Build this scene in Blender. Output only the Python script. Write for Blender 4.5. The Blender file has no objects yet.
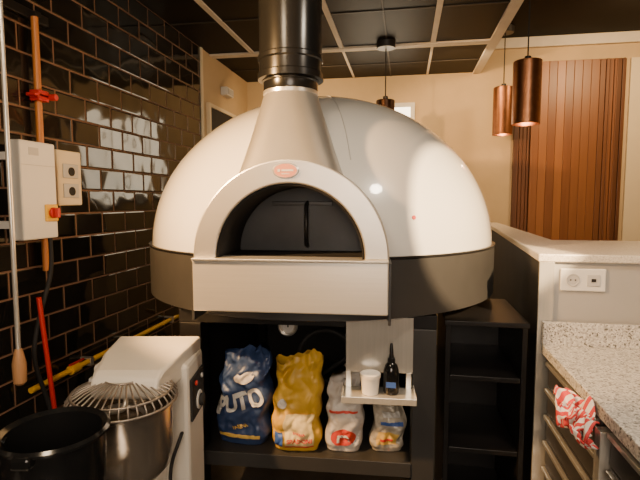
import bpy, bmesh, math, random
from mathutils import Vector, Matrix, noise
random.seed(4)
A = math.radians(10)
CA, SA = math.cos(A), math.sin(A)
def C(X, Y):            # floor-plan rotation: oven aisle axis -> room axes
    return (X*CA - Y*SA, X*SA + Y*CA)
COL = bpy.context.scene.collection

# ------------------------------------------------------------------ materials
def nmat(name):
    m = bpy.data.materials.new(name); m.use_nodes = True
    nt = m.node_tree; b = nt.nodes['Principled BSDF']
    return m, nt, b
def mat(name, col, rough=.5, metal=0, var=.06, scale=8, bump=0, bscale=60, coat=0, emit=None, estr=0, stretch=None, spec=None, aniso=0):
    m, nt, b = nmat(name)
    tc = nt.nodes.new('ShaderNodeTexCoord'); mp = nt.nodes.new('ShaderNodeMapping')
    nt.links.new(tc.outputs['Object'], mp.inputs['Vector'])
    if stretch: mp.inputs['Scale'].default_value = stretch
    n = nt.nodes.new('ShaderNodeTexNoise'); n.inputs['Scale'].default_value = scale; n.inputs['Detail'].default_value = 5
    nt.links.new(mp.outputs[0], n.inputs['Vector'])
    r = nt.nodes.new('ShaderNodeValToRGB')
    c = list(col)
    r.color_ramp.elements[0].position = .3; r.color_ramp.elements[1].position = .7
    r.color_ramp.elements[0].color = [max(0, x*(1-var)) for x in c]+[1]
    r.color_ramp.elements[1].color = [min(1, x*(1+var)) for x in c]+[1]
    nt.links.new(n.outputs['Fac'], r.inputs['Fac']); nt.links.new(r.outputs['Color'], b.inputs['Base Color'])
    b.inputs['Roughness'].default_value = rough; b.inputs['Metallic'].default_value = metal
    b.inputs['Coat Weight'].default_value = coat
    b.inputs['Coat Roughness'].default_value = .06
    b.inputs['Anisotropic'].default_value = aniso
    if spec is not None: b.inputs['Specular IOR Level'].default_value = spec
    if bump:
        n2 = nt.nodes.new('ShaderNodeTexNoise'); n2.inputs['Scale'].default_value = bscale
        nt.links.new(mp.outputs[0], n2.inputs['Vector'])
        bp = nt.nodes.new('ShaderNodeBump'); bp.inputs['Strength'].default_value = bump; bp.inputs['Distance'].default_value = .005
        nt.links.new(n2.outputs['Fac'], bp.inputs['Height']); nt.links.new(bp.outputs[0], b.inputs['Normal'])
    if emit:
        b.inputs['Emission Color'].default_value = (*emit, 1); b.inputs['Emission Strength'].default_value = estr
    return m
def tile_mat():
    m, nt, b = nmat('glossy_black_tile')
    tc = nt.nodes.new('ShaderNodeTexCoord'); sx = nt.nodes.new('ShaderNodeSeparateXYZ'); cx = nt.nodes.new('ShaderNodeCombineXYZ')
    nt.links.new(tc.outputs['Object'], sx.inputs[0]); nt.links.new(sx.outputs['Y'], cx.inputs['X']); nt.links.new(sx.outputs['Z'], cx.inputs['Y'])
    def brick(ms, sm):
        br = nt.nodes.new('ShaderNodeTexBrick')
        br.inputs['Scale'].default_value = 1; br.inputs['Brick Width'].default_value = .21; br.inputs['Row Height'].default_value = .113
        br.inputs['Mortar Size'].default_value = ms; br.inputs['Mortar Smooth'].default_value = sm; br.offset = .5
        nt.links.new(cx.outputs[0], br.inputs['Vector']); return br
    br = brick(.0044, .2); bb = brick(.010, 1.0)
    br.inputs['Color1'].default_value = (.005, .005, .004, 1); br.inputs['Color2'].default_value = (.013, .011, .009, 1)
    br.inputs['Mortar'].default_value = (.19, .10, .058, 1)
    nt.links.new(br.outputs['Color'], b.inputs['Base Color'])
    inv = nt.nodes.new('ShaderNodeMath'); inv.operation = 'MULTIPLY_ADD'; inv.inputs[1].default_value = -1; inv.inputs[2].default_value = 1
    nt.links.new(bb.outputs['Fac'], inv.inputs[0])
    bp = nt.nodes.new('ShaderNodeBump'); bp.inputs['Strength'].default_value = .5; bp.inputs['Distance'].default_value = .004
    nt.links.new(inv.outputs[0], bp.inputs['Height'])
    rnd = brick(.0, 0); rnd.inputs['Color1'].default_value = (0, 0, 0, 1); rnd.inputs['Color2'].default_value = (1, 1, 1, 1)
    sub = nt.nodes.new('ShaderNodeMath'); sub.operation = 'SUBTRACT'; sub.inputs[1].default_value = .5
    nt.links.new(rnd.outputs['Color'], sub.inputs[0])
    mu = nt.nodes.new('ShaderNodeMath'); mu.operation = 'MULTIPLY'; nt.links.new(sub.outputs[0], mu.inputs[0]); nt.links.new(sx.outputs['Y'], mu.inputs[1])
    n = nt.nodes.new('ShaderNodeTexNoise'); n.inputs['Scale'].default_value = 5; n.inputs['Detail'].default_value = 1; nt.links.new(cx.outputs[0], n.inputs['Vector'])
    b1 = nt.nodes.new('ShaderNodeBump'); b1.inputs['Strength'].default_value = 1; b1.inputs['Distance'].default_value = .07
    nt.links.new(mu.outputs[0], b1.inputs['Height']); nt.links.new(bp.outputs[0], b1.inputs['Normal'])
    b2 = nt.nodes.new('ShaderNodeBump'); b2.inputs['Strength'].default_value = .25; b2.inputs['Distance'].default_value = .03
    nt.links.new(n.outputs['Fac'], b2.inputs['Height']); nt.links.new(b1.outputs[0], b2.inputs['Normal'])
    nt.links.new(b2.outputs[0], b.inputs['Normal'])
    rr = nt.nodes.new('ShaderNodeMapRange'); rr.inputs['To Min'].default_value = .07; rr.inputs['To Max'].default_value = .8
    nt.links.new(br.outputs['Fac'], rr.inputs['Value']); nt.links.new(rr.outputs[0], b.inputs['Roughness'])
    return m
def speckle_mat(name, cols, scale, rough=.3):
    m, nt, b = nmat(name)
    tc = nt.nodes.new('ShaderNodeTexCoord'); v = nt.nodes.new('ShaderNodeTexVoronoi'); v.inputs['Scale'].default_value = scale
    nt.links.new(tc.outputs['Object'], v.inputs['Vector'])
    r = nt.nodes.new('ShaderNodeValToRGB'); cr = r.color_ramp; cr.interpolation = 'CONSTANT'
    sp = nt.nodes.new('ShaderNodeSeparateColor'); nt.links.new(v.outputs['Color'], sp.inputs[0])
    cr.elements[0].color = (*cols[0][1], 1); cr.elements[1].position = cols[1][0]; cr.elements[1].color = (*cols[1][1], 1)
    for p, c in cols[2:]:
        e = cr.elements.new(p); e.color = (*c, 1)
    nt.links.new(sp.outputs[0], r.inputs['Fac']); nt.links.new(r.outputs['Color'], b.inputs['Base Color'])
    b.inputs['Roughness'].default_value = rough
    return m
def stripe_mat(name, c1, c2, scale, axis='X', rough=.9):
    m, nt, b = nmat(name)
    uv = nt.nodes.new('ShaderNodeTexCoord'); w = nt.nodes.new('ShaderNodeTexWave'); w.bands_direction = axis
    w.inputs['Scale'].default_value = scale
    nt.links.new(uv.outputs['UV'], w.inputs['Vector'])
    r = nt.nodes.new('ShaderNodeValToRGB'); r.color_ramp.interpolation = 'CONSTANT'
    r.color_ramp.elements[0].color = (*c1, 1); r.color_ramp.elements[1].color = (*c2, 1); r.color_ramp.elements[1].position = .5
    nt.links.new(w.outputs['Fac'], r.inputs['Fac']); nt.links.new(r.outputs['Color'], b.inputs['Base Color'])
    b.inputs['Roughness'].default_value = rough
    return m
def plank_mat(name, dark, light, width):
    m, nt, b = nmat(name)
    tc = nt.nodes.new('ShaderNodeTexCoord'); sx = nt.nodes.new('ShaderNodeSeparateXYZ'); nt.links.new(tc.outputs['Object'], sx.inputs[0])
    d = nt.nodes.new('ShaderNodeMath'); d.operation = 'DIVIDE'; d.inputs[1].default_value = width; nt.links.new(sx.outputs['X'], d.inputs[0])
    f = nt.nodes.new('ShaderNodeMath'); f.operation = 'FLOOR'; nt.links.new(d.outputs[0], f.inputs[0])
    wn = nt.nodes.new('ShaderNodeTexWhiteNoise'); wn.noise_dimensions = '1D'; nt.links.new(f.outputs[0], wn.inputs['W'])
    mp = nt.nodes.new('ShaderNodeMapping'); mp.inputs['Scale'].default_value = (30, 30, 1.5); nt.links.new(tc.outputs['Object'], mp.inputs[0])
    n = nt.nodes.new('ShaderNodeTexNoise'); n.inputs['Scale'].default_value = 1.5; n.inputs['Detail'].default_value = 6; nt.links.new(mp.outputs[0], n.inputs['Vector'])
    ma = nt.nodes.new('ShaderNodeMath'); ma.operation = 'MULTIPLY_ADD'; ma.inputs[1].default_value = .6
    nt.links.new(wn.outputs['Value'], ma.inputs[0])
    m2 = nt.nodes.new('ShaderNodeMath'); m2.operation = 'MULTIPLY'; m2.inputs[1].default_value = .4; nt.links.new(n.outputs['Fac'], m2.inputs[0]); nt.links.new(m2.outputs[0], ma.inputs[2])
    r = nt.nodes.new('ShaderNodeValToRGB'); r.color_ramp.elements[0].color = (*dark, 1); r.color_ramp.elements[1].color = (*light, 1)
    r.color_ramp.elements[0].position = .1; r.color_ramp.elements[1].position = .9
    nt.links.new(ma.outputs[0], r.inputs['Fac']); nt.links.new(r.outputs['Color'], b.inputs['Base Color']); b.inputs['Roughness'].default_value = .4
    return m
M = {}
M['tile'] = tile_mat()
M['granite'] = speckle_mat('speckled_granite', ((0, (.12, .115, .105)), (.12, (.58, .55, .50)), (.4, (.38, .36, .33)), (.62, (.68, .65, .60)), (.88, (.48, .45, .42))), 190)
M['ledge'] = speckle_mat('pale_stone_top', ((0, (.46, .41, .34)), (.15, (.62, .56, .47)), (.5, (.56, .50, .42)), (.8, (.67, .61, .52))), 230)
M['plank'] = plank_mat('stained_wood_planks', (.17, .06, .02), (.34, .135, .042), .07)
M['slat'] = plank_mat('dark_wood_slats', (.08, .03, .012), (.24, .09, .032), .048)
M['beige'] = mat('beige_plaster', (.56, .41, .23), .85, bump=.1, bscale=90, var=.03)
M['cream'] = mat('cream_paint', (.74, .62, .42), .7, var=.02)
M['floor'] = mat('dark_floor', (.05, .045, .04), .5, var=.3)
M['ceil'] = mat('dark_ceiling_tile', (.006, .005, .0045), .5, var=.2, bump=.1, bscale=200, spec=.12)
M['ceil2'] = mat('dark_ceiling_paint', (.010, .008, .006), .7, var=.1, spec=.15)
M['grid'] = mat('white_ceiling_trim', (.7, .62, .50), .6)
M['gridk'] = mat('gray_ceiling_trim', (.05, .043, .036), .5, spec=.2)
M['dome'] = mat('cream_white_dome_paint', (.62, .60, .56), .3, var=.004, coat=1)
M['band'] = mat('charcoal_metal', (.045, .043, .041), .42, .3, var=.08)
M['steel'] = mat('brushed_steel', (.76, .71, .63), .32, .72, var=.03, scale=4, stretch=(1, 1, 40))
M['steelv'] = mat('satin_steel', (.72, .68, .60), .28, .8, var=.05, scale=5, stretch=(30, 30, 1))
M['plate'] = mat('steel_plate', (.74, .70, .62), .27, .65, var=.05, scale=5, stretch=(30, 30, 1))
M['steeld'] = mat('warm_polished_steel', (.52, .45, .37), .22, .9, var=.08, scale=5, stretch=(30, 30, 1))
M['wire'] = mat('dull_wire_steel', (.36, .31, .26), .4, .8, var=.1)
M['arch'] = mat('bead_blasted_steel', (.56, .53, .48), .38, .78, var=.03, scale=12, bump=.04, bscale=200)
M['black'] = mat('black_metal', (.012, .011, .011), .35, .3, var=.2)
M['pipe'] = mat('black_flue_enamel', (.010, .010, .010), .22, .2, var=.1)
M['blackg'] = mat('gloss_black_enamel', (.008, .008, .008), .15, var=.1)
M['blackm'] = mat('matte_black', (.015, .013, .012), .75, var=.2)
M['inside'] = mat('dark_refractory', (.010, .009, .0085), .8, var=.25, bump=.4, spec=.2)  # darkened against the front fill; the mouth's inner shade is in the colour
M['door'] = mat('dark_iron', (.035, .036, .038), .5, .5, var=.25)
M['white'] = mat('white_enamel', (.76, .70, .60), .35, var=.02)
M['whitep'] = mat('white_plastic', (.72, .69, .63), .45, var=.02)
M['grayp'] = mat('light_gray_plastic', (.5, .48, .45), .5, var=.02)
M['yel'] = mat('yellow_paint', (.75, .42, .02), .4, var=.08)
M['red'] = mat('red_plastic', (.5, .02, .015), .4, var=.05)
M['redpale'] = mat('red_print', (.58, .05, .03), .5, var=.05)
M['badge'] = mat('copper_orange_enamel', (.58, .22, .12), .4, var=.05)
M['orange'] = mat('orange_varnished_wood', (.48, .17, .035), .4, var=.15, scale=5, stretch=(20, 20, 1))
M['wood'] = mat('beech_wood', (.48, .24, .1), .5, var=.15, scale=5, stretch=(20, 20, 1))
M['copper'] = mat('hammered_copper', (.27, .115, .055), .38, 1, var=.15, scale=20, bump=.25, bscale=40)
M['bronze'] = mat('dark_bronze', (.05, .025, .015), .35, .9, var=.15, scale=20, bump=.25, bscale=40)
M['bulb'] = mat('warm_bulb', (1, .8, .5), .4, emit=(1, .62, .3), estr=12)
M['pane'] = mat('lit_frosted_pane', (.8, .75, .65), .4, emit=(1, .84, .6), estr=5.0)
M['wallgray'] = mat('gray_steel_cladding', (.46, .44, .41), .42, .3, var=.04, scale=3)
M['bagblue'] = mat('blue_paper', (.03, .055, .14), .4, var=.3, bump=1, bscale=22)
M['bagyel'] = mat('yellow_paper', (.64, .38, .04), .42, var=.18, bump=1, bscale=26)
M['bagwhite'] = mat('white_paper', (.54, .50, .46), .5, var=.12, bump=1, bscale=26)
M['bagclear'] = mat('pale_plastic_film', (.44, .39, .31), .25, var=.35, scale=25, bump=1, bscale=30)
M['ink_w'] = mat('white_ink', (.58, .56, .52), .6, var=.2, scale=30); M['ink_b'] = mat('navy_ink', (.02, .04, .15), .6)
M['ink_y'] = mat('yellow_ink', (.65, .42, .09), .6); M['ink_p'] = mat('pale_yellow_ink', (.72, .58, .28), .6, var=.1, scale=25)
M['towel'] = stripe_mat('red_striped_cloth', (.62, .05, .05), (.8, .72, .66), 2.6, 'X')
M['drawer'] = mat('dark_steel_fronts', (.07, .065, .062), .35, .6, var=.1)
M['kblue'] = mat('blue_print', (.04, .1, .35), .5)

# ------------------------------------------------------------------ geometry helpers
def setup(ob, parent=None, loc=(0, 0, 0), rot=None):
    COL.objects.link(ob)
    if parent: ob.parent = parent
    ob.location = loc
    if rot: ob.rotation_euler = rot
    return ob
def raw(name, verts, faces, m, parent=None, loc=(0, 0, 0), rot=None, smooth=False, bevel=0, solid=0, subs=0):
    me = bpy.data.meshes.new(name); me.from_pydata([tuple(v) for v in verts], [], faces)
    bm = bmesh.new(); bm.from_mesh(me); bmesh.ops.recalc_face_normals(bm, faces=bm.faces[:]); bm.to_mesh(me); bm.free()
    if isinstance(m, str): m = M[m]
    me.materials.append(m)
    if smooth:
        for p in me.polygons: p.use_smooth = True
    ob = setup(bpy.data.objects.new(name, me), parent, loc, rot)
    if solid:
        s = ob.modifiers.new('s', 'SOLIDIFY'); s.thickness = solid; s.offset = 0
    if bevel:
        b = ob.modifiers.new('b', 'BEVEL'); b.width = bevel; b.segments = 2; b.limit_method = 'ANGLE'
    if subs:
        s = ob.modifiers.new('u', 'SUBSURF'); s.levels = subs; s.render_levels = subs
    return ob
def boxgeo(x0, x1, y0, y1, z0, z1):
    v = [(x, y, z) for x in (x0, x1) for y in (y0, y1) for z in (z0, z1)]
    f = [(0, 1, 3, 2), (4, 6, 7, 5), (0, 4, 5, 1), (2, 3, 7, 6), (0, 2, 6, 4), (1, 5, 7, 3)]
    return v, f
def box(name, b, m, parent=None, bevel=.003, loc=(0, 0, 0), rot=None):
    v, f = boxgeo(*b); return raw(name, v, f, m, parent, loc, rot, bevel=bevel)
def boxes(name, bl, m, parent=None, bevel=.002, loc=(0, 0, 0), rot=None):
    V, F = [], []
    for b in bl:
        v, f = boxgeo(*b); n = len(V); V += v; F += [tuple(i+n for i in q) for q in f]
    return raw(name, V, F, m, parent, loc, rot, bevel=bevel)
def sep(name, bl, m, parent, bevel=.002):
    for b in bl: box(name, b, m, parent, bevel)
def lathe(name, prof, m, parent=None, loc=(0, 0, 0), rot=None, n=48, smooth=True, caps=True, bevel=0, solid=0):
    V, F = [], []
    for r, z in prof:
        for i in range(n):
            a = 2*math.pi*i/n; V.append((r*math.cos(a), r*math.sin(a), z))
    for j in range(len(prof)-1):
        for i in range(n):
            F.append((j*n+i, j*n+(i+1) % n, (j+1)*n+(i+1) % n, (j+1)*n+i))
    if caps:
        if prof[0][0] > 1e-5: F.append(tuple(range(n))[::-1])
        if prof[-1][0] > 1e-5: F.append(tuple((len(prof)-1)*n+i for i in range(n)))
    ob = raw(name, V, F, m, parent, loc, rot, smooth=smooth, bevel=bevel, solid=solid)
    if smooth:
        e = ob.modifiers.new('e', 'EDGE_SPLIT'); e.split_angle = math.radians(35)
    return ob
def cyl(name, r, z0, z1, m, parent=None, loc=(0, 0, 0), rot=None, n=40, bev=.002):
    b = min(bev, r*.3, abs(z1-z0)*.3)
    return lathe(name, [(r-b, z0), (r, z0+b), (r, z1-b), (r-b, z1)], m, parent, loc, rot, n)
def tube(name, lines, r, m, parent=None, loc=(0, 0, 0), rot=None, smooth_path=False, cyclic=False, res=3):
    cu = bpy.data.curves.new(name, 'CURVE'); cu.dimensions = '3D'; cu.bevel_depth = r; cu.bevel_resolution = res; cu.use_fill_caps = True
    if not isinstance(lines[0][0], (tuple, list, Vector)): lines = [lines]
    for pts in lines:
        if smooth_path:
            s = cu.splines.new('NURBS'); s.points.add(len(pts)-1)
            for p, q in zip(s.points, pts): p.co = (*q, 1)
            s.use_endpoint_u = True; s.order_u = 4; s.resolution_u = 8
        else:
            s = cu.splines.new('POLY'); s.points.add(len(pts)-1)
            for p, q in zip(s.points, pts): p.co = (*q, 1)
        s.use_cyclic_u = cyclic
    tmp = bpy.data.objects.new('tmp', cu); COL.objects.link(tmp)
    dg = bpy.context.evaluated_depsgraph_get(); dg.update()
    me = bpy.data.meshes.new_from_object(tmp.evaluated_get(dg)); me.name = name
    bpy.data.objects.remove(tmp); me.materials.clear(); me.materials.append(M[m] if isinstance(m, str) else m)
    for p in me.polygons: p.use_smooth = True
    return setup(bpy.data.objects.new(name, me), parent, loc, rot)
def text(name, s, size, m, parent, mapf, width=None, arc=0, tilt=0, tall=1):
    cu = bpy.data.curves.new(name, 'FONT'); cu.body = s; cu.size = size; cu.align_x = 'CENTER'; cu.align_y = 'CENTER'; cu.offset = .004
    tmp = bpy.data.objects.new('tmp', cu); COL.objects.link(tmp)
    dg = bpy.context.evaluated_depsgraph_get(); dg.update()
    me = bpy.data.meshes.new_from_object(tmp.evaluated_get(dg)); me.name = name; bpy.data.objects.remove(tmp)
    bm = bmesh.new(); bm.from_mesh(me); bmesh.ops.triangulate(bm, faces=bm.faces[:]); bmesh.ops.subdivide_edges(bm, edges=bm.edges[:], cuts=2, use_grid_fill=True); bm.to_mesh(me); bm.free()
    k = 1
    xs = [v.co.x for v in me.vertices]
    if width: k = width/(max(xs)-min(xs))
    ct, s_t = math.cos(tilt), math.sin(tilt)
    for v in me.vertices:
        x = v.co.x*k; y = v.co.y*k*tall - arc*x*x
        v.co = mapf(x*ct-y*s_t, x*s_t+y*ct)
    me.materials.clear(); me.materials.append(M[m])
    return setup(bpy.data.objects.new(name, me), parent)
def empty(name, loc, rotz=0):
    e = bpy.data.objects.new(name, None); e.empty_display_size = .05; COL.objects.link(e); e.location = loc; e.rotation_euler = (0, 0, rotz); return e
def tag(o, label, cat, group=None):
    o['label'] = label; o['category'] = cat
    if group: o['group'] = group
    return o
def struct(o, label, cat):
    o['kind'] = 'structure'; return tag(o, label, cat)

# ------------------------------------------------------------------ room
XL, XR, YB, YF, ZC, ZH = -1.58, 3.3, 4.74, -1.8, 2.6, 2.88
struct(box('floor', (XL-.1, XR+.1, YF-.1, YB+.1, -.06, 0), 'floor', bevel=0), 'dark matte kitchen floor', 'floor')
struct(box('wall_left', (XL-.1, XL, YF, 3.62, 0, ZC), 'tile', bevel=0), 'glossy black brick-bond tiled wall with brown grout', 'wall')
struct(box('wall_left_rear', (XL-.1, XL, 3.62, YB+.1, 0, ZC), 'beige', bevel=0), 'warm beige plastered side wall past the tiles', 'wall')
struct(box('wall_back', (XL, XR+.1, YB, YB+.1, 0, ZH), 'beige', bevel=0), 'warm beige plastered wall with wooden panelling', 'wall')
struct(box('wall_right', (XR, XR+.1, YF, YB, 0, ZH), 'beige', bevel=0), 'beige plastered side wall', 'wall')
struct(box('wall_front', (XL-.1, XR+.1, YF-.1, YF, 0, ZH), 'beige', bevel=0), 'beige plastered kitchen wall facing the oven', 'wall')
struct(box('ceiling', (XL-.1, .64, YF, YB+.1, ZC, ZC+.05), 'ceil', bevel=0), 'lowered dark panelled grid ceiling', 'ceiling')
struct(box('ceiling_raised', (.64, XR+.1, YF, YB+.1, ZH, ZH+.05), 'ceil2', bevel=0), 'raised dark painted ceiling', 'ceiling')
n = 1
def trim(b, m, label):
    global n
    struct(box('trim_%d' % n, b, m, bevel=.002), label, 'trim'); n += 1
for x in (-1.22, -.5, .19): trim((x-.018, x+.018, YF, 3.79, ZC-.012, ZC), 'grid', 'off-white ceiling grid strip')
for x in (-1.22, -.5, .19): trim((x-.010, x+.010, 3.87, YB, ZC-.008, ZC), 'gridk' if x < -1 else 'grid', 'thin ceiling grid strip')
trim((.60, .67, YF, YB, ZC-.016, ZH), 'grid', 'off-white edge fascia of the lowered ceiling')
trim((XL, .60, 3.79, 3.87, ZC-.016, ZC), 'grid', 'wide off-white cross strip on the ceiling')
for y in (3.12, 2.4, 4.3): trim((XL, .60, y-.008, y+.008, ZC-.006, ZC), 'gridk', 'thin gray cross strip on the ceiling')
for x in (-.86, -.15): trim((x-.006, x+.006, YF, YB, ZC-.005, ZC), 'gridk', 'thin gray ceiling strip')
trim((.67, XR, YB-.04, YB, 2.79, ZH), 'grid', 'off-white cornice above the wooden panelling')
trim((XL, XL+.012, 3.60, 3.635, 0, ZC), 'cream', 'cream edge strip closing the tiled wall')
struct(box('door_1', (XL, XL+.02, 3.74, 4.30, 0, 2.17), 'blackm', bevel=0), 'dark doorway in the beige side wall', 'door')
trim((XL, XL+.03, 3.705, 3.74, 0, 2.2), 'cream', 'cream door frame upright')
trim((XL, XL+.03, 4.30, 4.335, 0, 2.2), 'cream', 'cream door frame upright')
trim((XL, XL+.03, 3.74, 4.30, 2.17, 2.2), 'cream', 'cream door frame lintel')
e = empty('emergency_light', (XL, 4.1, 2.36)); tag(e, 'small white emergency light box above the doorway', 'light')
box('housing', (-.001, .06, -.08, .08, -.035, .035), 'whitep', e, .006); box('lens', (.06, .066, -.065, .065, -.022, .022), 'grayp', e, .002)
e = empty('window_1', (-.25, YB, 1.87)); struct(e, 'white-framed lit frosted window in the beige wall', 'window')
boxes('frame', [(-.33, .33, -.03, 0, .43, .47), (-.33, .33, -.03, 0, -.47, -.43), (-.33, -.29, -.03, 0, -.43, .43), (.29, .33, -.03, 0, -.43, .43), (-.015, .015, -.025, 0, -.43, .43)], 'whitep', e)
box('pane', (-.29, .29, -.012, -.004, -.43, .43), 'pane', e, 0)

# wood panelling
pan = empty('wall_panel', (0, YB, 0)); tag(pan, 'tall reddish-brown vertical wooden board panelling on the beige wall', 'wall panel')
bl = []; x = 1.12
while x < 1.66:
    bl.append((x+.001, x+.069, -.035, 0, 0.02, 2.66)); x += .07
boxes('boards', bl, 'plank', pan, .002)
def slats(x0, x1, label):
    p = empty('fluted_wall_panel', (0, YB, 0)); tag(p, label, 'wall panel')
    bl = [(x0, x1, -.015, 0, .02, 2.66)]; x = x0+.001; i = 0
    ws = (.048, .030, .036, .022, .042, .026)
    while x < x1-.02:
        w_ = min(ws[i % 6], x1-x-.001)
        bl.append((x, x+w_-.004, -.034-.006*(i % 2), -.015, .02, 2.66)); x += w_; i += 1
    boxes('slats', bl, 'slat', p, .003)
slats(.9755, 1.119, 'dark fluted wooden slat panel on the beige wall')
slats(1.682, 1.90, 'dark fluted wooden slat panel on the beige wall')
e = empty('curtain_board', (0, YB, 0)); tag(e, 'pale cream painted board standing beside the wooden panelling', 'wall board')
box('board', (1.93, 2.75, -.03, 0, .02, 2.66), 'cream', e)

# ------------------------------------------------------------------ pizza oven
ov = empty('pizza_oven', (*C(.01, 2.54), .984), math.radians(3.2))
tag(ov, 'large domed cream-white pizza oven with steel arched mouth', 'pizza oven')
zb = -.984
def oz(z): return z+zb
R, V, ZD = .85, .73, 1.205
ZA, RO, RI, AX = 1.219, .338, .257, -.006
vs, fs = [], []
NL, NH = 144, 44
for j in range(NH):
    ph = (math.pi/2)*j/NH
    for i in range(NL):
        a = 2*math.pi*i/NL
        vs.append((R*math.cos(ph)*math.cos(a), R*math.cos(ph)*math.sin(a), oz(ZD+V*math.sin(ph))))
vs.append((0, 0, oz(ZD+V)))
def inhole(idx):
    c = [sum(vs[i][k] for i in idx)/len(idx) for k in range(3)]
    return c[1] < -.4 and c[0]**2+(c[2]-oz(ZA))**2 < .296**2
for j in range(NH-1):
    for i in range(NL):
        q = (j*NL+i, j*NL+(i+1) % NL, (j+1)*NL+(i+1) % NL, (j+1)*NL+i)
        if not inhole(q): fs.append(q)
for i in range(NL): fs.append(((NH-1)*NL+i, (NH-1)*NL+(i+1) % NL, NH*NL))
raw('dome_shell', vs, fs, 'dome', ov, smooth=True)
lines = []
for az in (-15, 15, -105, 105):
    a = math.radians(-90+az); L = []
    for j in range(0, 41):
        ph = (math.pi/2)*j/42
        L.append(((R+.0005)*math.cos(ph)*math.cos(a), (R+.0005)*math.cos(ph)*math.sin(a), oz(ZD+(V+.0005)*math.sin(ph))))
    if abs(az) == 15: L = L[14:]
    lines.append(L)
tube('shell_seam', lines, .0022, 'grayp', ov)
lathe('base_band', [(.6, oz(.984)), (.845, oz(.984)), (.862, oz(.99)), (.862, oz(1.205)), (.85, oz(1.213)), (.8, oz(1.213))], 'band', ov, n=128, caps=False)
lathe('rim_strip', [(.8515, oz(1.209)), (.8655, oz(1.209)), (.8655, oz(1.216)), (.8515, oz(1.216)), (.8515, oz(1.209))], 'black', ov, n=128, caps=False)
cyl('oven_floor', .6, oz(.984), oz(1.0), 'black', ov)
def archring(ro, ri, z0, y0, y1, n=48):
    V_, F_ = [], []
    prof = [(math.cos(math.pi*i/n), math.sin(math.pi*i/n)) for i in range(n+1)]
    m_ = n+1
    for y in (y0, y1):
        for rr in (ro, ri):
            for c, s in prof: V_.append((AX+rr*c, y, z0+rr*s))
    o0, i0, o1, i1 = 0, m_, 2*m_, 3*m_
    for i in range(n):
        F_ += [(o0+i, o0+i+1, i0+i+1, i0+i), (o1+i, i1+i, i1+i+1, o1+i+1), (o0+i, o1+i, o1+i+1, o0+i+1), (i0+i, i0+i+1, i1+i+1, i1+i)]
    F_ += [(o0, i0, i1, o1), (o0+n, o1+n, i1+n, i0+n)]
    return V_, F_
v, f = archring(RO, RI, oz(ZA), -.93, -.55)
raw('mouth_arch', v, f, 'arch', ov, bevel=.006)
v, f = archring(RI-.0008, RI-.008, oz(ZA), -.922, -.30)
raw('mouth_lining', v, f, 'inside', ov, smooth=True)
box('hearth', (AX-.26, AX+.26, -.925, -.3, oz(1.19), oz(ZA)), 'inside', ov, .001)
rd = RI-.009
v = [(AX+rd*math.cos(math.pi*i/24), -.66, oz(ZA+.001)+rd*math.sin(math.pi*i/24)) for i in range(25)]
v += [(a, -.64, c) for a, b_, c in v]
f = [tuple(range(25)), tuple(range(25, 50))]+[(i, i+1, i+26, i+25) for i in range(24)]+[(0, 25, 49, 24)]
dr = raw('oven_door', v, f, 'door', ov, bevel=.002)
tube('handle', [[(.02, -.66, oz(1.24)), (.02, -.70, oz(1.25)), (.02, -.70, oz(1.40)), (.02, -.66, oz(1.41))]], .008, 'black', dr)
box('crossbar', (-.12, .12, -.672, -.66, oz(1.40), oz(1.415)), 'black', dr, .002)
box('front_panel', (AX-.336, AX+.336, -.944, -.82, oz(1.036), oz(1.214)), 'steel', ov, .004)
box('landing_ledge', (AX-.336, AX+.336, -.955, -.86, oz(1.214), oz(1.2215)), 'steelv', ov, .002)
sep('panel_cheek', [(AX-.346, AX-.336, -.93, -.78, oz(1.0), oz(1.21)), (AX+.336, AX+.346, -.93, -.78, oz(1.0), oz(1.21))], 'band', ov)
# flue hood
FX = -.05
V_, F_ = [], []
NS = 64
TS = (0, .12, .3, .5, .7, .85, 1.0)
for t in TS:
    z = 1.492+(1.83-1.492)*t
    k = t**.9
    for i in range(NS):
        a = 2*math.pi*i/NS
        c, s = math.cos(a), math.sin(a)
        ex = .42
        rx = -.02+.195*math.copysign(abs(c)**ex, c); ry = -.72+.2*math.copysign(abs(s)**ex, s)
        cx_, cy = FX+.103*c, -.63+.103*s
        V_.append((rx*(1-k)+cx_*k, ry*(1-k)+cy*k, oz(z)))
for j in range(len(TS)-1):
    for i in range(NS): F_.append((j*NS+i, j*NS+(i+1) % NS, (j+1)*NS+(i+1) % NS, (j+1)*NS+i))
raw('flue_hood', V_, F_, 'arch', ov, smooth=True)
lathe('steel_collar', [(.103, oz(1.822)), (.1075, oz(1.826)), (.1075, oz(1.838)), (.103, oz(1.842))], 'steelv', ov, loc=(FX, -.63, 0))
lathe('flue_collar', [(.104, oz(1.838)), (.106, oz(1.842)), (.106, oz(1.872)), (.112, oz(1.876)), (.112, oz(1.882))], 'pipe', ov, loc=(FX, -.63, 0))
lathe('flue_pipe', [(.110, oz(1.878)), (.128, oz(1.882)), (.128, oz(1.905)), (.122, oz(1.91)), (.122, oz(1.95)), (.127, oz(1.955)), (.127, oz(1.97)), (.122, oz(1.975)), (.122, oz(ZC))], 'pipe', ov, loc=(FX, -.63, 0))
bd = lathe('badge', [(0, 0), (1, 0), (1, .12), (.93, .2), (0, .2)], 'steelv', ov, loc=(AX-.008, -.93, oz(1.518)), rot=(math.radians(90), 0, 0), n=40)
bd.scale = (.045, .026, .03)
b2 = lathe('badge_emblem', [(0, .2), (.86, .2), (.86, .26), (0, .26)], 'badge', bd, n=40)
boxes('badge_stripe', [(-.6, -.4, -.16, .2, .255, .3), (-.3, .6, -.10, .14, .255, .3), (-.3, .3, -.48, -.36, .255, .3)], 'ink_w', b2, 0)
s = lathe('indicator_sticker', [(0, 0), (.008, 0), (.008, .003), (0, .003)], 'red', ov, n=20)
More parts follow.
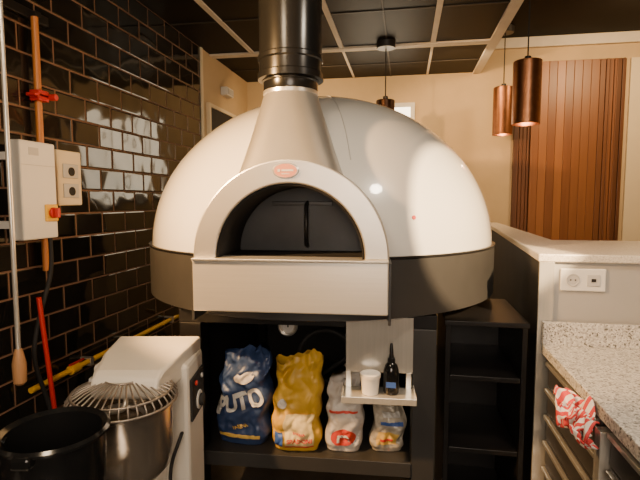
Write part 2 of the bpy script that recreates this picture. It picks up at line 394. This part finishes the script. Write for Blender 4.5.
sp = Vector((.425, -.715, 0)); zz = ZD+V*math.sqrt(max(0, 1-(sp.x**2+sp.y**2)/R**2)); nrm = Vector((sp.x/R**2, sp.y/R**2, (zz-ZD)/V**2)).normalized()
s.location = (sp.x, sp.y, oz(zz)); s.rotation_mode = 'QUATERNION'; s.rotation_quaternion = nrm.to_track_quat('Z', 'Y')

# stand
st = empty('oven_stand', (*C(.01, 2.54), 0), math.radians(3.2)); tag(st, 'black metal stand with lower shelf carrying the oven', 'oven stand')
sx0, sx1, sy0, sy1 = -.50, .52, -.70, .50
for (lx, ly) in ((sx0, sy0), (sx1-.09, sy0), (sx0, sy1-.09), (sx1-.09, sy1-.09)):
    box('leg', (lx, lx+.09, ly, ly+.09, 0, .93), 'band' if lx > 0 else 'black', st, .004)
boxes('top_frame', [(sx0, sx1, sy0, sy0+.06, .93, .983), (sx0, sx1, sy1-.06, sy1, .93, .983), (sx0, sx0+.06, sy0+.06, sy1-.06, .93, .983), (sx1-.06, sx1, sy0+.06, sy1-.06, .93, .983)], 'black', st)
box('lower_shelf', (sx0+.01, sx1-.01, sy0+.01, sy1-.01, .365, .395), 'band', st)
box('shelf_lip', (sx0+.09, sx1-.09, sy0-.004, sy0+.01, .338, .397), 'band', st, .002)
box('back_sheet', (sx0+.09, sx1-.09, sy1-.03, sy1-.02, .397, .93), 'blackm', st, 0)
sep('side_sheet', [(sx0+.03, sx0+.04, sy0+.09, sy1-.09, .397, .93), (sx1-.04, sx1-.03, sy0+.09, sy1-.09, .397, .93)], 'blackm', st, 0)
g = empty('gas_gauge', (*C(-.135, 2.02), .885), math.radians(3)); tag(g, 'round chrome gauge hanging beneath the oven floor', 'gauge')
lathe('bezel', [(.034, 0), (.042, .004), (.042, .02), (.036, .026), (.028, .022), (.028, 0)], 'steelv', g, rot=(math.radians(90), 0, 0))
lathe('dial', [(0, 0), (.030, 0), (.030, .012), (0, .012)], 'grayp', g, rot=(math.radians(90), 0, 0))
box('pointer', (-.003, .003, -.0155, -.0125, -.005, .024), 'blackm', g, 0)
box('bracket', (-.012, .012, .0, .012, -.02, .098), 'black', g, .002)
h = empty('coiled_hose', (*C(.03, 2.25), .396), 0); tag(h, 'black rubber hose looped on the stand shelf', 'hose')
hp = [(.0+.13*math.cos(t*.35), .015*math.sin(t*.2), .29+.13*math.sin(t*.35)-.01) for t in range(30)]
tube('hose_loop', [[(-.2, .03, .012), (-.18, .03, .08)]+hp+[(.1, .03, .1), (.12, .03, .012)]], .011, 'blackm', h, smooth_path=True)

# ------------------------------------------------------------------ bags
def interp(tab, t):
    for (a, va), (b, vb) in zip(tab, tab[1:]):
        if t <= b:
            u = (t-a)/(b-a); u = u*u*(3-2*u); return va+(vb-va)*u
    return tab[-1][1]
def bag(label, w, d, h, m, loc, rotz, seed, topw=.93, open_top=False, lean=0, crump=1):
    TB = [(0, .85), (.12, 1.08), (.45, 1.0), (.75, .82), (.9, .5), (1, .22)]
    if open_top: TB = [(0, .85), (.12, 1.05), (.55, .95), (.8, .75), (.92, .62), (1, .7)]
    TA = [(0, .9), (.12, 1.04), (.35, .98), (.55, 1.0), (.8, .93), (1, topw)]
    def ridge(x, z, s_): return (abs(noise.noise(Vector((x*s_+seed*7, z*s_*.8, seed+4))))-.2)
    def disp(x, z, t, sg):
        q = Vector((x*11+seed*7+sg*5, z*11, seed))
        dn = noise.noise(q)*.018 + ridge(x+sg, z, 16)*.026*crump + ridge(x+sg, z+3, 34)*.012*crump
        if t > .5: dn += noise.noise(Vector((x*26, z*22, seed+9)))*.024*crump*(t-.5)/.5
        return dn*min(1, t*4+.25)
    def surf(x, z):
        t = max(0, min(1, z/h)); a = w/2*interp(TA, t); b = d/2*interp(TB, t)
        y = b*(max(0, 1-abs(min(abs(x/a), .98))**3.2))**(1/3.2)
        return -(y+disp(x, z, t, 0))
    def wob(z): return noise.noise(Vector((seed, z*13, 2)))*.022*min(1, z/h*3)+lean*z
    e = empty('flour_bag', loc, rotz); tag(e, label, 'bag of flour')
    V_, F_ = [], []
    NA, NZ = 110, 60
    for j in range(NZ+1):
        z = h*j/NZ; t = j/NZ; a = w/2*interp(TA, t); b = d/2*interp(TB, t)
        for i in range(NA):
            an = 2*math.pi*i/NA; c, s_ = math.cos(an), math.sin(an)
            x = a*math.copysign(abs(c)**(2/3.2), c)
            yy = b*math.copysign(abs(s_)**(2/3.2), s_)
            if s_ < -.02: yy -= disp(x, z, t, 0)*min(1, -s_*4)
            elif s_ > .02: yy += disp(x, z, t, 1)*min(1, s_*4)
            dz = 0
            if t > .5: dz = (noise.noise(Vector((x*9, seed*3, s_*.4)))*.075+noise.noise(Vector((x*40, seed*3, 5)))*.014)*(t-.5)/.5
            V_.append((x+wob(z), yy, z+dz))
    for j in range(NZ):
        for i in range(NA): F_.append((j*NA+i, j*NA+(i+1) % NA, (j+1)*NA+(i+1) % NA, (j+1)*NA+i))
    F_.append(tuple(range(NA)))
    if not open_top: F_.append(tuple(NZ*NA+i for i in range(NA)))
    raw('sack', V_, F_, m, e, smooth=True)
    def onbag(off=.003):
        ed = w/2*.9
        def fn(x, z):
            t = max(0, min(1, z/h)); a = w/2*interp(TA, t)
            if x < -ed:      # print wraps round the side gusset
                u = min(1, (-x-ed)/.03)
                return Vector((-(ed+(a-ed+off)*math.sin(u*math.pi/2))+wob(z), surf(-ed, z)*(1)+(-x-ed)*.9-off*(1-u), z))
            return Vector((x+wob(z), surf(x, z)-off, z))
        return fn
    return e, onbag
def patch(name, e, f, x0, x1, z0, z1, m, ell=False, nx=30, nz=26):
    V_, F_ = [], []
    if ell:
        cx_, cz = (x0+x1)/2, (z0+z1)/2
        V_.append(f(cx_, cz)); NRr = 8
        for r in range(1, NRr+1):
            for i in range(40):
                a = 2*math.pi*i/40; V_.append(f(cx_+(x1-x0)/2*r/NRr*math.cos(a), cz+(z1-z0)/2*r/NRr*math.sin(a)))
        for i in range(40): F_.append((0, 1+i, 1+(i+1) % 40))
        for r in range(NRr-1):
            for i in range(40): F_.append((1+r*40+i, 1+r*40+(i+1) % 40, 1+(r+1)*40+(i+1) % 40, 1+(r+1)*40+i))
    else:
        for j in range(nz+1):
            for i in range(nx+1): V_.append(f(x0+(x1-x0)*i/nx, z0+(z1-z0)*j/nz))
        for j in range(nz):
            for i in range(nx): q = j*(nx+1)+i; F_.append((q, q+1, q+nx+2, q+nx+1))
    return raw(name, V_, F_, m, e, smooth=True)
SZ = .3975
e, ob_ = bag('tall blue paper flour sack with white lettering on the shelf', .22, .14, .385, 'bagblue', (*C(-.325, 2.0), SZ), math.radians(-4), 1, lean=.05)
fm = ob_(.005); patch('gold_band', e, fm, -.09, .09, .035, .05, 'ink_y')
patch('round_emblem', e, fm, -.02, .06, .265, .315, 'bagwhite', True)
f5 = ob_(.010); text('lettering', 'CAPUTO', .1, 'ink_w', e, lambda x, y: f5(x-.055, y+.17), width=.31, tilt=.30, tall=1.25)
text('small_lettering', 'FARINA', .1, 'ink_y', e, lambda x, y: f5(x+.01, y+.085), width=.07, tilt=.25)
e, ob_ = bag('yellow paper flour sack with crumpled opened top', .20, .12, .385, 'bagyel', (*C(-.096, 1.935), SZ), math.radians(4), 5, topw=.98, open_top=True, lean=.03)
fm = ob_(.006); patch('pale_label', e, fm, -.04, .075, .03, .16, 'ink_p'); patch('white_emblem', e, fm, -.07, -.035, .18, .22, 'ink_w', True)
patch('red_line', e, ob_(.008), -.04, .075, .024, .031, 'redpale'); patch('blue_mark', e, ob_(.008), -.085, -.05, .03, .085, 'kblue')
f5 = ob_(.012); text('lettering', 'SPADONI', .1, 'redpale', e, lambda x, y: f5(x+.018, y+.055), width=.10)
text('small_lettering', 'FARINA', .1, 'redpale', e, lambda x, y: f5(x+.018, y+.085), width=.05)
e, ob_ = bag('white paper flour sack with a red oval label', .15, .105, .32, 'bagwhite', (*C(.098, 1.925), SZ), math.radians(-2), 8, lean=.04, topw=.98)
fm = ob_(.005); patch('red_label', e, fm, -.045, .055, .03, .10, 'redpale', True); patch('red_stripe', e, fm, -.055, .06, .165, .175, 'redpale')
f5 = ob_(.010); text('lettering', 're', .1, 'ink_w', e, lambda x, y: f5(x+.005, y+.065), width=.05)
e, ob_ = bag('small crumpled clear-wrapped bag with blue and yellow print', .135, .085, .225, 'bagclear', (*C(.275, 1.915), SZ), math.radians(10), 12, topw=1.05, crump=1.2, lean=.06)
fm = ob_(.005); patch('printed_label', e, fm, -.045, .035, .035, .085, 'ink_y'); patch('blue_stripe', e, fm, -.045, .045, .115, .128, 'kblue')
patch('red_mark', e, ob_(.008), -.03, .02, .05, .06, 'redpale'); patch('pale_print', e, ob_(.006), -.03, .04, .145, .17, 'ink_w')

# ------------------------------------------------------------------ hanging tool tray
t = empty('hanging_tray', (*C(.225, 1.80), 0), math.radians(4)); tag(t, 'stainless steel plate with small tray hung on the stand', 'tray')
box('back_plate', (-.125, .13, -.004, .004, .76, .975), 'plate', t, .001, rot=None)
sep('strap', [(-.125, -.105, -.003, .003, .69, .76), (.105, .125, -.003, .003, .69, .76)], 'plate', t, .001)
boxes('tray_base', [(-.135, .135, -.12, .004, .694, .70), (-.135, .135, -.124, -.12, .684, .708), (-.135, -.131, -.12, 0, .70, .714), (.131, .135, -.12, 0, .70, .714)], 'plate', t, .001)
e = empty('plastic_tub', (*C(.188, 1.745), .701), 0); tag(e, 'small round white plastic tub with lid on the tray', 'tub')
lathe('tub_body', [(.030, 0), (.036, .065)], 'whitep', e); lathe('lid', [(.034, .062), (.0385, .062), (.0385, .074), (.035, .077), (0, .077)], 'white', e)
e = empty('squeeze_bottle', (*C(.266, 1.745), .701), 0); tag(e, 'black bottle with a narrow spout on the tray', 'bottle')
lathe('bottle_body', [(.026, 0), (.029, .004), (.029, .085), (.022, .108), (.012, .118)], 'blackg', e)
lathe('cap', [(.014, .116), (.014, .132), (.009, .136), (.005, .185), (.003, .19), (0, .19)], 'black', e)
box('label', (-.018, .018, -.031, -.027, .03, .05), 'kblue', e, 0)

# ------------------------------------------------------------------ black shelf unit
s = empty('shelf_unit', (.322, 2.165, 0)); tag(s, 'narrow black open shelf unit between oven and half wall', 'shelf')
boxes('carcass', [(-.155, -.135, -.23, .23, 0, .925), (.135, .155, -.23, .23, 0, .925), (-.135, .135, .22, .23, 0, .925)], 'black', s)
box('top', (-.16, .16, -.24, .235, .925, .945), 'black', s, .003)
for z in (.08, .40, .70): box('shelf', (-.134, .134, -.225, .219, z, z+.02), 'black', s, .002)

# ------------------------------------------------------------------ half wall
hw = empty('half_wall', (0, 0, 0)); tag(hw, 'gray half-height partition with warm white stone ledge', 'half wall')
def prism(name, poly, z0, z1, m, par, bevel=.003):
    k = len(poly); v = [(x, y, z0) for x, y in poly]+[(x, y, z1) for x, y in poly]
    f = [tuple(range(k)), tuple(range(k, 2*k))]+[(i, (i+1) % k, (i+1) % k+k, i+k) for i in range(k)]
    return raw(name, v, f, m, par, bevel=bevel)
prism('partition_body', [(.528, 1.95), (.745, 4.6), (.81, 4.6), (.735, 2.61), (2.6, 2.61), (2.6, 1.95)], 0, 1.185, 'wallgray', hw)
prism('stone_ledge', [(.505, 1.932), (.735, 4.6), (.835, 4.6), (.75, 2.63), (2.6, 2.63), (2.6, 1.932)], 1.185, 1.216, 'ledge', hw, .005)
prism('dark_cladding', [(.518, 1.955), (.735, 4.6), (.744, 4.6), (.5285, 1.955)], 0, 1.183, 'blackm', hw, 0)
box('steel_edge', (.511, .565, 1.938, 1.95, 0, 1.184), 'plate', hw, .001)
o = empty('power_socket', (.668, 1.95, 1.118)); tag(o, 'double white wall socket mounted sideways on the half wall', 'socket')
box('cover_plate', (-.08, .08, -.009, 0, -.043, .043), 'whitep', o, .004)
for xx in (-.036, .036):
    if xx < 0:
        lathe('socket_well', [(.024, 0), (.024, .003), (.020, .003), (.019, .001), (0, .001)], 'grayp', o, loc=(xx, -.009, 0), rot=(math.radians(90), 0, 0))
        sep('pin_hole', [(xx-.011, xx-.006, -.0115, -.0095, -.0025, .0025), (xx+.006, xx+.011, -.0115, -.0095, -.0025, .0025)], 'blackm', o, 0)
    else:
        box('module_plate', (xx-.022, xx+.022, -.012, -.009, -.022, .022), 'grayp', o, .001)
        box('pin_hole', (xx-.008, xx+.008, -.0135, -.012, -.006, .006), 'blackm', o, 0)

# ------------------------------------------------------------------ counter
cb = empty('drawer_cabinet', (.565, 0, 0)); tag(cb, 'low dark steel drawer cabinet under the granite worktop', 'cabinet')
box('body', (0, .75, -.2, 1.925, .08, .833), 'drawer', cb, .003)
box('plinth', (.04, .74, -.18, 1.9, 0, .08), 'blackm', cb, 0)
box('upright', (-.04, 0, 1.35, 1.39, .08, .80), 'plate', cb, .002)
for c0, c1 in ((1.40, 1.90), (.70, 1.335), (0.0, .68)):
    for k in range(7):
        z0 = .10+k*.103
        d = box('drawer', (-.02, 0, c0, c1, z0, z0+.096), 'drawer', cb, .003)
        box('handle', (-.034, -.02, c0+.01, c1-.01, z0+.080, z0+.094), 'steelv', d, .002)
wt = empty('worktop', (.525, 0, .833)); tag(wt, 'speckled gray granite worktop on the drawer cabinet', 'worktop')
box('slab', (0, .85, -.25, 1.93, 0, .037), 'granite', wt, .003)
box('upstand', (0, .85, 1.91, 1.93, .037, .125), 'granite', wt, .002)
tw = empty('dish_towel', (.521, 1.40, .80)); tag(tw, 'crumpled red and white striped cloth hanging off a drawer handle', 'towel')
def cloth(x0, y0, z0, wd, ht, ph, seed):
    V_, F_ = [], []; NX, NZ = 36, 30
    for j in range(NZ+1):
        tt = j/NZ
        for i in range(NX+1):
            u = i/NX
            ww = wd*(1-.25*tt+.25*math.sin(tt*3.1+ph))
            y = y0+(u-.5)*ww+.02*noise.noise(Vector((u*4, tt*4, seed)))
            xx = x0-.012*math.sin(u*14+tt*3+ph)*(.4+tt)-.012*math.sin(u*6+1)-.026*math.sin(tt*3.1)
            z = z0-ht*tt+.04*noise.noise(Vector((u*3, tt*3, 3+seed)))-.015*math.sin(u*8+ph)*tt
            V_.append((min(xx, .003), y, min(z, .028) if xx > -.0 else z))
    for j in range(NZ):
        for i in range(NX): q = j*(NX+1)+i; F_.append((q, q+1, q+NX+2, q+NX+1))
    ob = raw('cloth_fold', V_, F_, 'towel', tw, smooth=True, solid=.004)
    me = ob.data; uv = me.uv_layers.new(name='uv')
    for p in me.polygons:
        for li in p.loop_indices:
            vi = me.loops[li].vertex_index; uv.data[li].uv = ((vi % (NX+1))/NX, (vi//(NX+1))/NZ)
cloth(-.012, .0, .05, .22, .075, 0, 1)
cloth(-.045, .04, .05, .16, .06, 2, 5)
cloth(-.034, -.05, .04, .13, .06, 4, 9)

# ------------------------------------------------------------------ spiral mixer
mx = empty('dough_mixer', (*C(-.575, 1.62), 0), A); tag(mx, 'white spiral dough mixer with steel bowl and wire guard', 'dough mixer')
box('body', (-.20, .125, -.03, .18, .03, .86), 'white', mx, .015)
V_ = []
prof = [(-.02, .80, 0), (-.20, .812, 0), (-.225, .83, 0), (-.23, .86, 0), (-.215, .885, 0), (-.18, .898, 0), (-.03, .903, .6), (.18, .903, 1), (.18, .80, 1)]
for sd in (0, 1):
    for y, z, q in prof:
        V_.append(((-.115-.075*q) if sd == 0 else (.09+.03*q), y, z))
k = len(prof)
F_ = [tuple(range(k)), tuple(range(k, 2*k))]+[(i, (i+1) % k, (i+1) % k+k, i+k) for i in range(k)]
raw('head_cover', V_, F_, 'white', mx, bevel=.01)
box('bowl_platform', (-.13, .05, -.33, -.03, .45, .575), 'white', mx, .02)
box('base', (-.18, .12, -.34, .0, .03, .12), 'white', mx, .02)
for fx_, fy in ((-.15, -.3), (.09, -.3), (-.15, .14), (.1, .14)): cyl('foot', .022, 0, .032, 'blackm', mx, loc=(fx_, fy, 0))
bx, by = -.028, -.195
lathe('bowl', [(.06, .577), (.112, .58), (.134, .605), (.142, .66), (.146, .795), (.153, .80), (.153, .808), (.148, .81), (.143, .805), (.138, .66), (.126, .61), (0, .60)], 'steeld', mx, loc=(bx, by, 0), n=64, caps=False)
lines = []
for i in range(40):
    a = 2*math.pi*i/40; c, s_ = math.cos(a), math.sin(a)
    if s_ > .8: continue
    lines.append([(bx+.155*c, by+.155*s_, .81), (bx+.160*c, by+.160*s_, .824), (bx+.145*c, by+.145*s_, .842), (bx+.11*c, by+.11*s_, .860), (bx+.055*c, by+.01+.05*s_, .874)])
tube('wire_guard', lines, .0026, 'wire', mx, res=2)
tube('guard_ring', [[(bx+rr*math.cos(2*math.pi*i/48), by+oy+rr*math.sin(2*math.pi*i/48), zz_) for i in range(49)] for rr, zz_, oy in ((.159, .812, 0), (.145, .842, 0), (.053, .874, .01))], .0038, 'wire', mx, res=2)
tube('dough_hook', [[(bx+.06*math.cos(i*.5), by+.02+.06*math.sin(i*.5), .66+i*.006) for i in range(24)]+[(bx, by+.02, .86)]], .008, 'steel', mx, smooth_path=True)
cp = box('control_panel', (.125, .134, -.01, .15, .65, .80), 'blackm', mx, .003)
for z, y, m_ in ((.775, .03, 'red'), (.775, .11, 'grayp'), (.70, .07, 'whitep')):
    if m_ == 'whitep':
        cyl('knob', .034, 0, .006, m_, cp, loc=(.134, y, z), rot=(0, math.radians(90), 0), n=30); cyl('knob_grip', .022, .006, .02, 'blackm', cp, loc=(.134, y, z), rot=(0, math.radians(90), 0), n=20)
    else: cyl('knob', .009, 0, .008, m_, cp, loc=(.134, y, z), rot=(0, math.radians(90), 0), n=20)
box('latch', (-.135, -.115, -.19, -.17, .83, .875), 'grayp', mx, .003)
tube('power_cable', [[(.10, -.03, .62), (.11, -.06, .64), (.10, -.09, .60), (.07, -.12, .52), (.10, -.10, .3), (.10, -.03, .12)]], .006, 'blackm', mx, smooth_path=True)

# pot + low table
tb = empty('low_table', (*C(-.72, .98), 0), A); tag(tb, 'low stainless steel work table under the black pot', 'table')
box('tabletop', (-.25, .25, -.28, .22, .61, .64), 'steel', tb, .004)
for fx_ in (-.22, .2):
    for fy in (-.25, .18): box('leg', (fx_, fx_+.03, fy, fy+.03, 0, .61), 'steelv', tb, .002)
pt = empty('cooking_pot', (*C(-.61, 1.06), .64), A); tag(pt, 'large glossy black tub with broad rim and side handle', 'pot')
lathe('pot_body', [(0, 0), (.082, 0), (.094, .01), (.105, .10), (.108, .20), (.109, .245), (.119, .249), (.120, .255), (.113, .261), (.102, .253), (.098, .19), (.09, .09), (.03, .085), (0, .085)], 'blackg', pt, n=64)
tube('handle', [[(-.102, -.02, .235), (-.135, -.03, .255), (-.165, -.035, .21), (-.158, -.03, .12), (-.098, -.02, .08)]], .013, 'blackg', pt, smooth_path=True)
box('spout', (-.02, .02, -.130, -.105, .23, .256), 'blackg', pt, .006)

# ------------------------------------------------------------------ wall-mounted things
cbx = empty('switch_box', (XL, 1.72, 1.457)); tag(cbx, 'white electrical box with yellow and red rotary switch', 'electrical box')
box('enclosure', (.075, .13, -.095, .095, -.195, .195), 'whitep', cbx, .006)
sep('bracket', [(0, .075, -.08, -.05, -.15, -.12), (0, .075, .05, .08, .12, .15), (0, .075, -.08, -.05, .12, .15), (0, .075, .05, .08, -.15, -.12)], 'grayp', cbx, 0)
box('lid_line', (.129, .132, -.088, .088, .10, .102), 'grayp', cbx, 0)
box('rating_label', (.13, .1315, -.05, .0, .14, .17), 'grayp', cbx, 0)
sw = box('switch_plate', (.13, .138, .02, .09, -.125, -.055), 'yel', cbx, .003)
cyl('switch_knob', .022, 0, .012, 'red', sw, loc=(.138, .055, -.09), rot=(0, math.radians(90), 0)); box('switch_grip', (.15, .17, .047, .063, -.11, -.07), 'red', sw, .003)
tube('power_cable', [[(.10, .08, -.19), (.10, .085, -.28), (.09, .09, -.36), (.08, .05, -.46), (.08, -.0, -.58), (.08, -.03, -.70), (.085, .03, -.85), (.085, .09, -1.05), (.085, .09, -1.44)]], .009, 'blackm', cbx, smooth_path=True)
jb = empty('socket_box', (XL, 2.0, 1.52)); tag(jb, 'small beige socket box with dark inserts beside switch box', 'socket box')
box('enclosure', (0, .055, -.08, .08, -.125, .125), 'cream', jb, .006)
for z in (-.06, .03):
    box('insert', (.055, .062, -.05, .05, z-.03, z+.035), 'grayp', jb, .003)
    lathe('socket_face', [(.02, 0), (.02, .004), (0, .002)], 'blackm', jb, loc=(.062, 0, z), rot=(0, math.radians(90), 0), n=24)
rk = empty('tool_rack', (XL, 1.7, 2.20)); tag(rk, 'black wall rail with hooks holding long tool handles', 'rack')
box('rail', (0, .02, -.25, .25, -.02, .02), 'black', rk, .003)
box('arm', (.02, .20, -.207, -.183, -.012, .012), 'black', rk, .002); box('hook', (.02, .05, .14, .17, -.01, .01), 'black', rk, .002)
wp = empty('long_brush', (XL+.19, 1.505, .74)); tag(wp, 'long silver pole with a wooden brush block at its end', 'brush')
cyl('pole', .0085, .12, 1.448, 'plate', wp, n=20); lathe('wooden_head', [(.012, 0), (.022, .01), (.024, .08), (.016, .12), (.012, .135), (0, .135)], 'wood', wp, n=24)
wo = empty('oven_tool', (XL+.03, 1.854, 1.11)); tag(wo, 'orange wooden handled oven tool hanging on the tiled wall', 'oven tool')
cyl('pole', .0145, 0, 1.08, 'orange', wo, n=20)
cl = boxes('clamp', [(-.018, .03, -.03, .03, .73, .775), (-.018, .03, -.05, .05, .745, .76)], 'red', wo, .004)
cyl('clamp_screw', .014, 0, .03, 'red', cl, loc=(.03, .035, .752), rot=(0, math.radians(90), 0), n=16)
rp = empty('mop_handle', (XL+.16, 1.72, 0)); tag(rp, 'thin red pole leaning against the tiled wall', 'pole')
tube('pole', [(.02, .03, .005), (-.06, .0, 1.02)], .010, 'red', rp)
yp = empty('gas_pipe', (XL, 0, .62)); tag(yp, 'yellow gas pipe clipped along the tiled wall', 'pipe')
tube('pipe', [(.04, 1.72, 0), (.04, 3.02, 0), (.06, 3.05, .0), (.2, 3.08, .02)], .013, 'yel', yp)
for y in (2.1, 2.45, 2.95): boxes('clip', [(0, .056, y-.012, y+.012, -.02, -.013), (0, .056, y-.012, y+.012, .013, .02), (.053, .058, y-.012, y+.012, -.02, .02)], 'steelv', yp, 0)
cyl('valve', .022, -.03, .03, 'yel', yp, loc=(.04, 1.99, 0), rot=(math.radians(90), 0, 0), n=20); box('valve_lever', (.035, .045, 1.96, 2.06, .02, .03), 'red', yp, .002)

# ------------------------------------------------------------------ pendants
def pendant(loc, r, h, ceil, label, m='copper'):
    e = empty('pendant_lamp', loc); tag(e, label, 'pendant lamp', 'copper pendant lamps')
    z = ceil-loc[2]
    lathe('lamp_shade', [(r, 0), (r, h-.004), (r-.004, h), (.012, h), (.012, h-.004), (r-.006, h-.008), (r-.004, 0), (r, 0)], m, e, n=48, caps=False)
    cyl('socket', .02, h-.08, h+.03, 'black', e, n=20)
    lathe('bulb', [(.012, h-.08), (.03, h-.12), (.032, h-.15), (.02, h-.18), (0, h-.185)], 'bulb', e, n=20)
    cyl('cord', .0045, h+.03, z-.02, 'blackm', e, n=8); cyl('ceiling_cup', .07, z-.05, z, 'drawer', e, n=32)
    l = bpy.data.lights.new('bulb_light', 'POINT'); l.energy = 2.0; l.color = (1, .6, .3); l.shadow_soft_size = .02
    lo = bpy.data.objects.new('bulb_light', l); COL.objects.link(lo); lo.location = (loc[0], loc[1], loc[2]+.03)
pendant((.748, 3.28, 1.90), .085, .39, ZH, 'large hammered copper cylinder pendant above the stone ledge')
pendant((.818, 4.41, 1.98), .082, .40, ZH, 'hammered copper cylinder pendant beside the wooden panelling')
pendant((-.156, 3.73, 1.83), .07, .34, ZC, 'slim dark bronze cylinder pendant hanging over the oven dome', 'bronze')

# ------------------------------------------------------------------ lights
def aim(o, loc, tgt):
    o.location = loc; o.rotation_euler = (Vector(tgt)-Vector(loc)).to_track_quat('-Z', 'Y').to_euler()
def area(loc, tgt, size, e, col):  # area lamps without fixtures, added as fill and wall wash
    l = bpy.data.lights.new('fill_light', 'AREA'); l.energy = e; l.color = col; l.size = size; l.shape = 'DISK'
    o = bpy.data.objects.new('fill_light', l); COL.objects.link(o); aim(o, loc, tgt)
def spot(loc, tgt, ang, e, col, blend=.2, size=.03):
    l = bpy.data.lights.new('dome_spot', 'SPOT'); l.energy = e; l.color = col; l.spot_size = math.radians(ang); l.spot_blend = blend; l.shadow_soft_size = size
    o = bpy.data.objects.new('dome_spot', l); COL.objects.link(o); aim(o, loc, tgt)
W = (1, .66, .33)
spot((*C(-1.10, 1.15), 2.05), (*C(-.15, 2.0), 1.50), 75, 400, (1, .56, .22), .3)  # unseen key spot, placed so hood and pipe shade the dome
spot((*C(1.5, .35), 2.1), (*C(.60, 2.05), 1.30), 21, 1100, (1, .68, .36), .08)  # added narrow spot, brightens the dome's lower right with a hard edge
area((*C(.95, 1.0), 2.5), (*C(1.0, 1.7), .9), .25, 19, (1, .82, .62))
area((*C(-.6, .5), 2.5), (*C(-.65, 1.5), .6), .3, 14, (1, .74, .46))
area((.1, -.9, 1.7), (-.2, 2, .9), 1.1, 36, (1, .82, .65))  # added front fill at head height, no real lamp there
area((-.9, 3.9, 2.5), (-.6, 4.7, 1.8), .2, 10, W)
area((.4, 3.9, 2.5), (.4, 4.74, 1.6), .3, 9, W)
area((1.7, 3.6, 2.75), (1.8, 4.7, 1.6), .3, 24, W)
w = bpy.data.worlds.new('world'); bpy.context.scene.world = w; w.use_nodes = True
w.node_tree.nodes['Background'].inputs[0].default_value = (1, .7, .45, 1); w.node_tree.nodes['Background'].inputs[1].default_value = .2

# ------------------------------------------------------------------ camera
cam = bpy.data.cameras.new('camera'); cam.sensor_width = 36; cam.lens = 27
co = bpy.data.objects.new('camera', cam); COL.objects.link(co); co.location = (0, 0, 1.42)
co.rotation_euler = (math.radians(90-4.76), 0, A); cam.clip_start = .05
bpy.context.scene.camera = co
